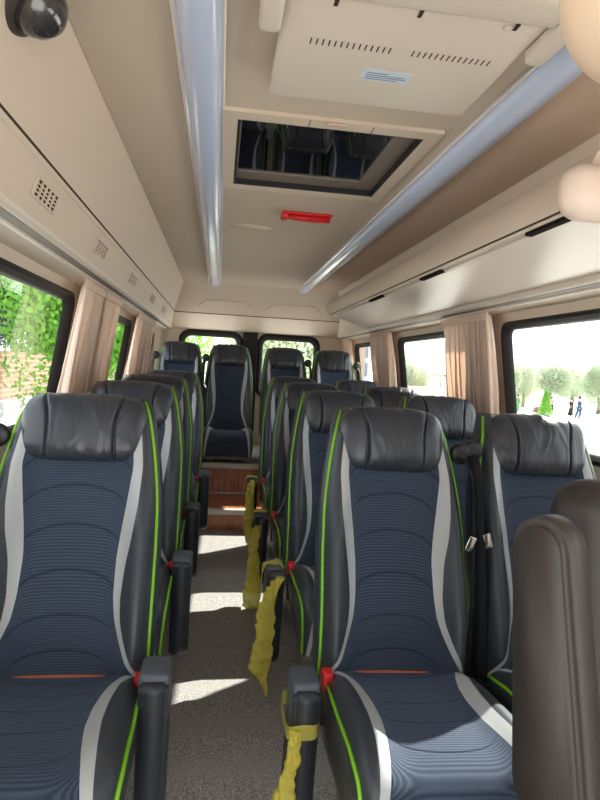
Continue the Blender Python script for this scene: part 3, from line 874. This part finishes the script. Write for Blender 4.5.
FIRST = {}
def copy_tree(o, parent=None):
    c = o.copy(); COL.objects.link(c); c.parent = parent
    for ch in list(o.children): copy_tree(ch, c)
    return c
def make_seat(kind):
    """kind: arm side (-1/1/0), belt side"""
    arm, belt, short = kind
    t = thing('passenger_seat', (0, 0, 0), 'x', 'seat')
    def part(nm, key, mat, par=t, sm=True, ang=None):
        me = MESH[key]; o = obj(nm, me, M[mat], par, sm)
        return o
    part('backrest', 'backrest', 'vinyl'); part('back_panel', 'back_panel', 'fabric')['label'] = 'ribbed navy fabric panel'
    for s in (-1, 1):
        part('trim_stripe', ('stripe', s), 'silver'); part('piping', ('piping', s), 'green')
    hr = part('headrest', 'headrest', 'leather')
    part('cushion', 'cushion', 'vinyl'); part('cushion_panel', 'cushion_panel', 'fabric')
    for s in (-1, 1):
        part('cushion_stripe', ('cstripe', s), 'silver'); part('cushion_piping', ('cpiping', s), 'green')
    part('seat_frame', 'seat_frame', 'steel')
    sfx = '_s' if short else ''
    part('leg', 'leg_l'+sfx, 'steel'); part('leg', 'leg_r'+sfx, 'steel')
    part('foam_edge', 'foam', 'foam')
    if arm:
        a = part('armrest', 'armrest', 'dk_armrest'); a.location = (.246 if arm > 0 else -.276, -.06, 0 if arm > 0 else -.035)
        b = part('hinge_cover', 'hinge', 'armrest', a); b.location = (0, 0, 0)
        k_ = part('buckle_stalk', 'stalk', 'black'); k_.location = (arm*.206, -.035, .012)
        b = part('buckle', 'buckle', 'red', k_)
        b['label'] = 'red belt buckle'
    sb = part('seat_belt', ('belt', belt), 'strap')
    part('belt_guide', ('guide', belt), 'black', sb); part('belt_tongue', ('tongue', belt), 'chrome', sb)
    return t
PL = {}
def seat(kind, x, y, z, label, rz=0.0, tilt=0.0):
    if kind not in FIRST: t = FIRST[kind] = make_seat(kind)
    else: t = copy_tree(FIRST[kind])
    t.location = (x, y, z); t.rotation_euler = (0, tilt, rz)
    tag(t, label, 'seat', 'passenger seats in the bus')
    return t
ROWY = [1.58, 2.42, 3.20, 4.08]
lx = [-.382, -.368, -.365, -.33]
ln = ['front seat of the single row on the left of the aisle, biggest on that side', 'second seat from the front in the single row left of the aisle',
      'third seat from the front in the single row left of the aisle', 'fourth seat in the left single row, last one before the rear platform']
ra = ['front aisle seat on the right with sunlit cushion and yellow bag by its armrest', 'second aisle seat from the front, right of the aisle',
      'third aisle seat from the front, right of the aisle', 'fourth aisle seat on the right, last one before the rear platform']
rw = ['front window seat on the right, beside the large right window', 'second window seat from the front on the right side',
      'third window seat on the right, its headrest glaring white in the light', 'fourth window seat on the right, last one before the rear platform']
for i, y in enumerate(ROWY):
    l_ = seat((1, -1, False), lx[i], y, fz(y), ln[i])
    if i == 0: l_.scale.x = 1.06
    seat((-1, 1, False), .519, y, fz(y), ra[i], tilt=.022)
    seat((0, -1, False), 1.0, y, fz(y), rw[i], tilt=.022)
for x, s, l in ((-.37, -1, 'left end seat of the raised rear row, by the left wall'), (.09, -1, 'rear row seat facing straight down the aisle above the wooden step'),
             (.61, 1, 'third seat from the left in the raised rear row, before the right rear window'), (1.085, 1, 'right end seat of the raised rear row')):
    r_ = seat((0, s, True), x, 5.45, .205, l); r_.scale = (1.0, 1.08, 1.08)

# ------------------------------------------------------------------ yellow plastic bags on the armrests
def bag_mesh(nm, cols, seed, depth=.011):
    """cols: list of (z, xl, xr, y): a crumpled flattened sleeve"""
    rnd = random.Random(seed); V = []; F = []; n = 30; R = 90
    rows = catmull([(c[0], c[1], c[2]) for c in cols], R); ys = catmull([(c[3], 0, 0) for c in cols], R)
    for i, (r, yy) in enumerate(zip(rows, ys)):
        z, xl, xr = r; y = yy.x; w = max(.004, (xr-xl)/2); xc = (xl+xr)/2
        for k in range(n):
            a = 2*PI*k/n
            p = Vector((xc+w*math.cos(a), y+min(depth, w*.7)*math.sin(a), z))
            nz = (abs(noise.noise(Vector((p.x*70, p.y*40, p.z*26+seed*3.1))))-.2)*.022 + noise.noise(p*20+Vector((0, seed, 0)))*.014 + (abs(noise.noise(p*95))-.2)*.008
            amt = min(1, w/.02)
            p += Vector((math.cos(a)*nz*.6, math.sin(a)*nz*1.5, nz*.5))*amt
            V.append(p)
    for i in range(R):
        for k in range(n): F.append((i*n+k, i*n+(k+1) % n, (i+1)*n+(k+1) % n, (i+1)*n+k))
    F.append(tuple(range(n))[::-1]); F.append(tuple(range(R*n, (R+1)*n)))
    return mesh(nm, V, F)
AX = .519-.276                    # armrest centre line of the right aisle seats
def bag(row, body_cols, label, loop_z, seed, around=False):
    yA = ROWY[row]-.06; z0 = fz(ROWY[row])
    t = thing('plastic_bag', (AX, yA-.12, loop_z), label, 'bag', 'yellow plastic bags tied to the armrests')
    inv = Vector(t.location)
    me = bag_mesh('bag_body', body_cols, seed); me.transform(Matrix.Translation(-inv)); obj('bag_body', me, M['bag'], t)
    # band looped round the top of the armrest
    zt = z0+.491; V = []; F = []
    pth = catmull([(-.046, 0, loop_z-.02), (-.043, 0, (loop_z+zt)/2), (-.040, 0, zt-.012), (-.022, 0, zt+.004), (.022, 0, zt+.004), (.040, 0, zt-.012), (.042, 0, zt-.05), (.040, 0, zt-.09)], 40)
    for i, p in enumerate(pth):
        for j in range(7):
            yy = yA-.06+(-.03+.01*j)*(1+.2*math.sin(i*.5+seed)); nz = noise.noise(Vector((p.x*40, yy*60, p.z*40+seed)))*.006
            V.append((AX+p.x*(1+abs(nz)*6), yy-.02*(1-i/40), p.z+nz))
    if around:                     # tied round the armrest below its top
        V = []
        for i in range(41):
            a = 2*PI*i/40; cx, sy = math.cos(a), math.sin(a)
            x = AX + .041*math.copysign(abs(cx)**.35, cx); y = yA - .043 + .082*math.copysign(abs(sy)**.35, sy)
            for j in range(7):
                nz = noise.noise(Vector((x*30, y*30, j*.9)))*.005
                V.append((x+nz*.5, y+nz*.5, loop_z-.018+.006*j+nz))
    for i in range(40):
        for j in range(6): F.append((i*7+j, i*7+j+1, i*7+j+8, i*7+j+7))
    m2 = mesh('bag_handle', V, F); m2.transform(Matrix.Translation(-inv)); obj('bag_handle', m2, M['bag'], t)
    return t
bag(0, [(.395, .208, .236, 1.388), (.36, .205, .236, 1.384), (.32, .198, .230, 1.382), (.27, .190, .224, 1.382), (.20, .180, .226, 1.382), (.12, .175, .226, 1.382), (.05, .195, .215, 1.382)], 'yellow plastic bag tied to the front right armrest, at the bottom of the picture', .385, 1, True)
bag(1, [(.47, .25, .285, 2.235), (.43, .22, .262, 2.225), (.36, .192, .252, 2.22), (.27, .178, .25, 2.215), (.20, .172, .246, 2.21), (.13, .163, .240, 2.21), (.085, .20, .238, 2.21), (.04, .222, .238, 2.21), (.018, .23, .236, 2.21)], 'long twisted yellow plastic bag hanging to the floor from the second right armrest', .42, 2)
bag(2, [(.46, .215, .25, 3.02), (.41, .20, .24, 3.01), (.35, .195, .235, 3.0), (.27, .188, .247, 2.995), (.18, .182, .252, 2.99), (.09, .172, .262, 2.99), (.05, .175, .262, 2.99), (.042, .195, .255, 2.99)], 'bulging yellow plastic bag hanging from the third right armrest', .40, 3)
bag(3, [(.52, .235, .262, 3.90), (.46, .212, .26, 3.89), (.36, .205, .262, 3.88), (.26, .205, .262, 3.88), (.16, .212, .262, 3.88), (.09, .235, .26, 3.88), (.07, .24, .255, 3.88)], 'yellow plastic bag on the farthest right armrest, near the wooden step', .43, 4)

# ------------------------------------------------------------------ driver's seat at the right edge
t = thing('driver_seat', (.80, .85, fz(.85)), 'dark brown front seat with raised armrest at the right edge', 'seat')
def pad(nm, x0, x1, y0, y1, z0, z1, r, mat, par=t, tilt=0.0, seg=6):
    o = box(nm, x0, x1, y0, y1, z0, z1, mat, par, bev=r, seg=seg)
    if tilt: 
        o.data.transform(Matrix.Translation((0, y0, z0)) @ Matrix.Rotation(tilt, 4, 'X') @ Matrix.Translation((0, -y0, -z0)))
    return o
pad('backrest', -.20, .30, .0, .13, .44, 1.125, .064, M['brown_dark'], tilt=-.10, seg=8)
pad('cushion', -.21, .29, -.44, .04, .34, .47, .05, M['brown_dark'])
pad('seat_base', -.20, .20, -.40, .02, .0, .34, .02, M['black'])
pad('headrest', -.05, .21, .11, .21, 1.14, 1.34, .045, M['brown_dark'])
for hx_ in (.03, .13): tube('headrest_post', [(hx_, .13, 1.08), (hx_, .16, 1.18)], .006, M['chrome'], t)
# armrest swung up beside the backrest
def arm_up():
    bm = bmesh.new(); out = []
    for (cy, cz, r, a0, a1) in ((0, .36, .046, 0, PI), (0, .02, .060, PI, 2*PI)):
        for k in range(13):
            a = a0+(a1-a0)*k/12; out.append((cy+r*math.cos(a), cz+r*math.sin(a)))
    vs = [bm.verts.new((-.033, y, z)) for y, z in out]
    fc = bm.faces.new(vs); r = bmesh.ops.extrude_face_region(bm, geom=[fc])
    for v in [g for g in r['geom'] if isinstance(g, bmesh.types.BMVert)]: v.co.x += .066
    bmesh.ops.recalc_face_normals(bm, faces=bm.faces)
    es = [e for e in bm.edges if len(e.link_faces) == 2 and e.calc_face_angle(0) > 1.2]
    bmesh.ops.bevel(bm, geom=es, offset=.012, segments=4, affect='EDGES')
    me = bpy.data.meshes.new('armrest'); bm.to_mesh(me); bm.free(); return me
o = obj('armrest', arm_up(), M['brown_leather'], t, loc=(-.29, -.08, .685)); o.rotation_euler = (-.12, 0, .5)
pad('armrest_pivot', -.268, -.19, -.09, -.01, .66, .74, .03, M['brown_dark'])

# ------------------------------------------------------------------ curtains
def curtain(side, y0, y1, z_top, z_bot, pleats, label, pinch=1.0, seed=0, split=None):
    X = lambda z: (.70 if side > 0 else 0) + side*(.568 + 1.0*(wall_x(1, z)-wall_x(1, 1.6)))
    c = thing('curtain', (X(z_top), (y0+y1)/2, z_bot), label, 'curtain', 'beige window curtains')
    inv = Vector(c.location)
    segs = split or [(y0, y1)]
    for (a, b) in segs:
        V = []; F = []; nu, nv = pleats*16, 30
        for j in range(nv+1):
            v = j/nv; z = z_top + (z_bot-z_top)*v
            pin = 1 - (1-pinch)*min(1, v*1.1)
            for i in range(nu+1):
                u = i/nu; uu = u-.5
                y = (a+b)/2 + uu*(b-a)*pin + .012*math.sin(7*v+seed+3*u)
                ph = u*pleats*2*PI + .7*math.sin(2.2*v+seed) + 1.6*noise.noise(Vector((u*4, seed, v*1.2)))
                amp = (.013+.020*v)*(1 + .7*noise.noise(Vector((u*5, v*2, seed)))); sw = math.sin(ph); sw = math.copysign(abs(sw)**.7, sw)
                amp += .012*math.exp(-v/.04)*0
                V.append(Vector((X(z)-side*(amp*sw+.25*amp*math.sin(3.3*ph+seed)+.006), y+.45*amp*math.sin(2*ph), z))-inv)
        for j in range(nv):
            for i in range(nu): F.append((j*(nu+1)+i, j*(nu+1)+i+1, (j+1)*(nu+1)+i+1, (j+1)*(nu+1)+i))
        o = obj('cloth_panel', mesh('cloth_panel', V, F), M['curtain'], c)
        sm = o.modifiers.new('thick', 'SOLIDIFY'); sm.thickness = .0015
        # gathered heading
        V = []; F = []
        for j in range(4):
            z = z_top + [.012, .006, -.016, -.026][j]
            for i in range(nu+1):
                u = i/nu; y = (a+b)/2 + (u-.5)*(b-a)*1.01; am = [.002, .006, .006, .008][j]
                V.append(Vector((X(z_top)-side*(am*math.sin(u*pleats*4*PI)+.017), y, z))-inv)
        for j in range(3):
            for i in range(nu): F.append((j*(nu+1)+i, j*(nu+1)+i+1, (j+1)*(nu+1)+i+1, (j+1)*(nu+1)+i))
        o = obj('heading', mesh('heading', V, F), M['curtain'], c)
        sm = o.modifiers.new('thick', 'SOLIDIFY'); sm.thickness = .0015
    return c
curtain(-1, 2.56, 3.46, 1.578, .72, 7, 'beige curtain pair on the left wall behind the first window', .88, 1.0, [(2.56, 2.98), (3.0, 3.46)])
curtain(-1, 4.2, 5.2, 1.578, .72, 13, 'beige curtain farther back on the left, by the second window', .9, 2.0)
curtain(1, 2.66, 3.36, 1.578, .72, 6, 'beige curtain pair on the right wall, nearest the camera', .92, 3.0, [(2.74, 2.97), (2.96, 3.35)])
curtain(1, 4.44, 5.02, 1.578, .72, 10, 'beige curtain on the right wall between second and third windows', .9, 4.0)
curtain(1, 5.85, 6.14, 1.578, .72, 4, 'narrow beige curtain in the right rear corner', .95, 5.0)

# ------------------------------------------------------------------ outside
gx = [-80, -3, 2, 26, 120]; gz = [-.62, -.62, -.62, -1.40, -2.2]
V = []; F = []
ysg = [-60, 0, 20, 60, 140]
for y in ysg:
    for x, z in zip(gx, gz): V.append((x, y, z))
for j in range(4):
    for i in range(4): F.append((j*5+i, j*5+i+1, (j+1)*5+i+1, (j+1)*5+i))
st(obj('ground', mesh('ground', V, F), M['ground'], None, False))
def gh(x): return interp(list(zip(gx, gz)), x)

def crown_mesh(nm, nleaf, seed, lobes, leaf=.16, cone=False):
    rnd = random.Random(seed); V = []; F = []
    L = []
    for i in range(lobes):
        if cone: 
            z = i/lobes; L.append((Vector((0, 0, z*2-1)), (1-z)*.55+.08))
        else:
            d = Vector((rnd.gauss(0, 1), rnd.gauss(0, 1), rnd.gauss(0, .8))).normalized()*rnd.uniform(.15, .62); L.append((d, rnd.uniform(.32, .5)))
    for i in range(nleaf):
        c, r = rnd.choice(L); d = Vector((rnd.gauss(0, 1), rnd.gauss(0, 1), rnd.gauss(0, 1))).normalized()
        p = c + d*r*rnd.uniform(.75, 1.05)
        a = Vector((rnd.gauss(0, 1), rnd.gauss(0, 1), rnd.gauss(0, 1))).normalized(); b = a.cross(d).normalized() if a.cross(d).length > .01 else Vector((1, 0, 0))
        a = (a+d*.3).normalized(); s = leaf*rnd.uniform(.6, 1.2); k = len(V)
        V += [p-b*s*.5, p+a*s*.55-b*s*.1, p+b*s*.5, p-a*s*.55+b*s*.1]; F.append((k, k+1, k+2, k+3))
    me = bpy.data.meshes.new(nm); me.from_pydata(V, [], F); me.update(); return me
CROWN = [crown_mesh('crown', 42000, 11, 26, .034), crown_mesh('crown', 42000, 12, 28, .034), crown_mesh('crown', 14000, 13, 16, .05)]
CONE = crown_mesh('crown', 1800, 14, 9, .12, True)
def tree(x, y, cz, rad, mesh_i, mat, label, group, zr=1.0, name='tree', base=None):
    g = gh(x) if base is None else base
    t = thing(name, (x, y, g), label, 'tree' if name == 'tree' else 'bush', group)
    me = CONE if mesh_i == 'cone' else CROWN[mesh_i]
    o = bpy.data.objects.new('crown', me); link(o, t)
    if not me.materials: me.materials.append(None)
    o.material_slots[0].link = 'OBJECT'; o.material_slots[0].material = M[mat]
    o.location = (0, 0, cz-g); o.scale = (rad, rad, rad*zr); o.rotation_euler = (0, 0, random.uniform(0, 6))
    if name == 'tree':
        h_ = cz-g
        tube('trunk', [(0, 0, -.05), (.04, .02, h_*.4), (-.03, .05, h_*.8), (0, 0, h_)], .1, M['bark'], t, n=9, rfun=lambda u: (.16-.09*u)*rad/2)
    return t
i = 0
places = ['nearest the bus', 'second along the wall', 'third along the wall', 'fourth along the wall', 'fifth along the wall']
for k, (x, y, cz, r) in enumerate(((-9.0, 12.5, 3.9, 3.0), (-9.0, 19.0, 4.0, 3.0), (-9.6, 26.5, 4.4, 3.4), (-9.6, 35.0, 4.8, 4.0), (-9.0, 46.0, 5.0, 5.0))):
    tree(x, y, cz, r, k % 2, 'leaf', 'leafy green tree outside the left windows, ' + places[k], 'trees outside the left windows')
st(box('wall_brick_boundary', -5.4, -5.1, 11.5, 52, -.7, 1.30, M['brick']))
st(box('wall_boundary_plinth', -5.1, -4.95, 5, 52, -.7, .1, M['facade']))
for k, (x, y, cz, r, m, l) in enumerate(((-2.0, 14.5, 2.6, 3.2, 'leaf_fresh', 'bright green tree filling the left rear window'), (2.6, 20.0, 2.4, 3.2, 'leaf_hazed', 'pale green tree seen through the right rear window'))):
    tree(x, y, cz, r, k, m, l, None)
for k, (q, D, cz, r, m) in enumerate(((.49, 52, 1.05, 2.3, 'leaf_hazed'), (.535, 59, 1.15, 2.4, 'leaf_hazed'), (.585, 52, 1.35, 2.3, 'leaf_hazed'), (.628, 59, 1.05, 2.4, 'leaf_hazed'), (.68, 52, 1.55, 2.4, 'leaf_hazed'), (.725, 59, 1.55, 2.4, 'leaf_hazed'), (.78, 52, 1.55, 2.4, 'leaf_hazed'))):
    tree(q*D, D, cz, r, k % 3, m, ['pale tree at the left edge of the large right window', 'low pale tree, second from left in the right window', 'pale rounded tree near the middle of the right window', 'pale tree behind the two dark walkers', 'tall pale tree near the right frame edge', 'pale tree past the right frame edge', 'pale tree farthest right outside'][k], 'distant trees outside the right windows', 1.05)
tree(.578*44, 44, gh(25)+1.0, 1.05, 'cone', 'leaf_fresh', 'small conical green bush outside the right window', None, 1.0, 'conifer_bush')
tree(.566*46, 46, gh(26)+.35, .8, 2, 'leaf_red', 'low reddish bush outside the right window beside the person in pink', None, .6, 'flower_bush')
tree(.325*30, 30, gh(9.7)+1.9, 1.6, 1, 'leaf_hazed', 'green shrub seen through the second right window', None, .8, 'tall_shrub')
st(box('wall_pink_boundary', 8.2, 11.4, 28.0, 28.3, -1.2, .72, M['pinkwall']))
t = thing('carport', (13.2, 36, gh(13.2)), 'grey sheet carport roof behind the pale wall outside', 'carport')
box('roof', -1.3, 1.5, -.6, 2.2, 2.25, 2.38, M['greyroof'], t, rot=Matrix.Rotation(.06, 3, 'Y'))
for (a, b) in ((-1.2, -.5), (1.3, -.5), (-1.2, 2.1), (1.3, 2.1)): tube('post', [(a, b, 0), (a, b, 2.25)], .05, M['greyroof'], t)
t = thing('building', (9.6, 40, gh(9.6)), 'pale grey building with blue panes outside the third right window', 'building')
box('facade', -3.2, .6, 0, 5, 0, 4.4, M['facade'], t)
for i in range(4):
    for j in range(3):
        w_ = box('window_panel', -3.0+.9*i, -2.35+.9*i, -.03, .0, .6+1.25*j, 1.5+1.25*j, M['pane'], t)

def skin(nm, joints, edges, mat, par, lv=1):
    me = bpy.data.meshes.new(nm); me.from_pydata([j[0] for j in joints], edges, []); me.update()
    o = obj(nm, me, mat, par)
    m = o.modifiers.new('skin', 'SKIN'); m.use_smooth_shade = True
    lay = me.skin_vertices[0] if me.skin_vertices else None
    if lay is None:
        bpy.context.view_layer.objects.active = o; lay = me.skin_vertices[0]
    for i, j in enumerate(joints):
        r = j[1]; lay.data[i].radius = (r, r) if not isinstance(r, tuple) else r
    lay.data[0].use_root = True
    s = o.modifiers.new('sub', 'SUBSURF'); s.levels = lv; s.render_levels = lv
    return o
def person(x, y, hgt, rz, top, legs, label, robe=False):
    g = gh(x); t = thing('person', (x, y, g), label, 'person', None, rz); k = hgt/1.75
    J = [((0, 0, .95), .13), ((0, 0, 1.2), .13), ((0, 0, 1.42), .11), ((0, 0, 1.52), .055), ((0, .01, 1.60), .09), ((0, .01, 1.69), .085),
         ((.10, 0, .88), .085), ((.11, -.06, .50), .06), ((.11, .10, .09), .042), ((.11, -.02, .04), .04),
         ((-.10, 0, .88), .085), ((-.11, .12, .50), .06), ((-.11, .22, .10), .042), ((-.11, .12, .05), .04),
         ((.19, 0, 1.38), .06), ((.24, .05, 1.12), .045), ((.25, -.05, .88), .035), ((.25, -.08, .80), .04),
         ((-.19, 0, 1.38), .06), ((-.24, -.03, 1.12), .045), ((-.25, -.12, .90), .035), ((-.25, -.16, .83), .04)]
    E_ = [(0, 1), (1, 2), (2, 3), (3, 4), (4, 5), (0, 6), (6, 7), (7, 8), (8, 9), (0, 10), (10, 11), (11, 12), (12, 13), (2, 14), (14, 15), (15, 16), (16, 17), (2, 18), (18, 19), (19, 20), (20, 21)]
    J = [(tuple(c*k for c in p), r*k) for p, r in J]
    skin('body', J, E_, M['skin'], t)
    ids = [1, 0, 2, 14, 15, 16, 18, 19, 20]; mp = {b: a for a, b in enumerate(ids)}
    skin('jacket', [(J[i][0], J[i][1]*1.22) for i in ids], [(mp[a], mp[b]) for a, b in E_ if a in mp and b in mp], M[top], t)
    if robe:
        skin('skirt', [((0, 0, .98*k), .17*k), ((0, .02, .55*k), .20*k), ((0, .03, .12*k), .23*k)], [(0, 1), (1, 2)], M[legs], t)
    else:
        ids = [0, 6, 7, 8, 10, 11, 12]; mp = {b: a for a, b in enumerate(ids)}
        skin('trousers', [(J[i][0], J[i][1]*1.25) for i in ids], [(mp[a], mp[b]) for a, b in E_ if a in mp and b in mp], M[legs], t)
    me = lathe_mesh('hair', [(.02*k, .125*k), (.07*k, .11*k), (.105*k, .05*k), (.108*k, 0), (.09*k, -.03*k)], 16)
    obj('hair', me, M['hair'], t, loc=(0, .02*k, 1.64*k))
person(.643*40, 40, 1.75, .6, 'c_blue', 'c_blue', 'person in blue walking on the pavement, rightmost outside')
person(.627*44, 44, 1.55, .4, 'c_black', 'c_black', 'person in black clothes just left of the walker in blue', True)
person(.589*47, 47, 1.45, -.5, 'c_pink', 'c_black', 'person in a pink top standing outside by the reddish bush')
person(.525*46, 46, 1.45, .2, 'c_green', 'c_green', 'person in green at the left edge of the large right window', True)

# ------------------------------------------------------------------ light
W = bpy.data.worlds.new('sky'); S.world = W; W.use_nodes = True
nt = W.node_tree; nt.nodes.clear()
bg = N(nt, 'ShaderNodeBackground'); wo = N(nt, 'ShaderNodeOutputWorld')
bg.inputs[0].default_value = (0.93, 0.97, 1.0, 1); bg.inputs[1].default_value = 2.2
nt.links.new(bg.outputs[0], wo.inputs[0])
sun = bpy.data.lights.new('sun', 'SUN'); so = bpy.data.objects.new('sun', sun); link(so)
sun.energy = 14.0; sun.angle = math.radians(.6); sun.color = (1.0, .95, .87)
d = Vector((-1.0, -.85, -1.0)).normalized()
so.rotation_euler = d.to_track_quat('-Z', 'Y').to_euler(); so.location = (12, 10, 14)
S.view_settings.view_transform = 'Standard'; S.view_settings.look = 'None'
S.view_settings.exposure = 0.36; S.view_settings.gamma = 1.0; S.view_settings.use_curve_mapping = False
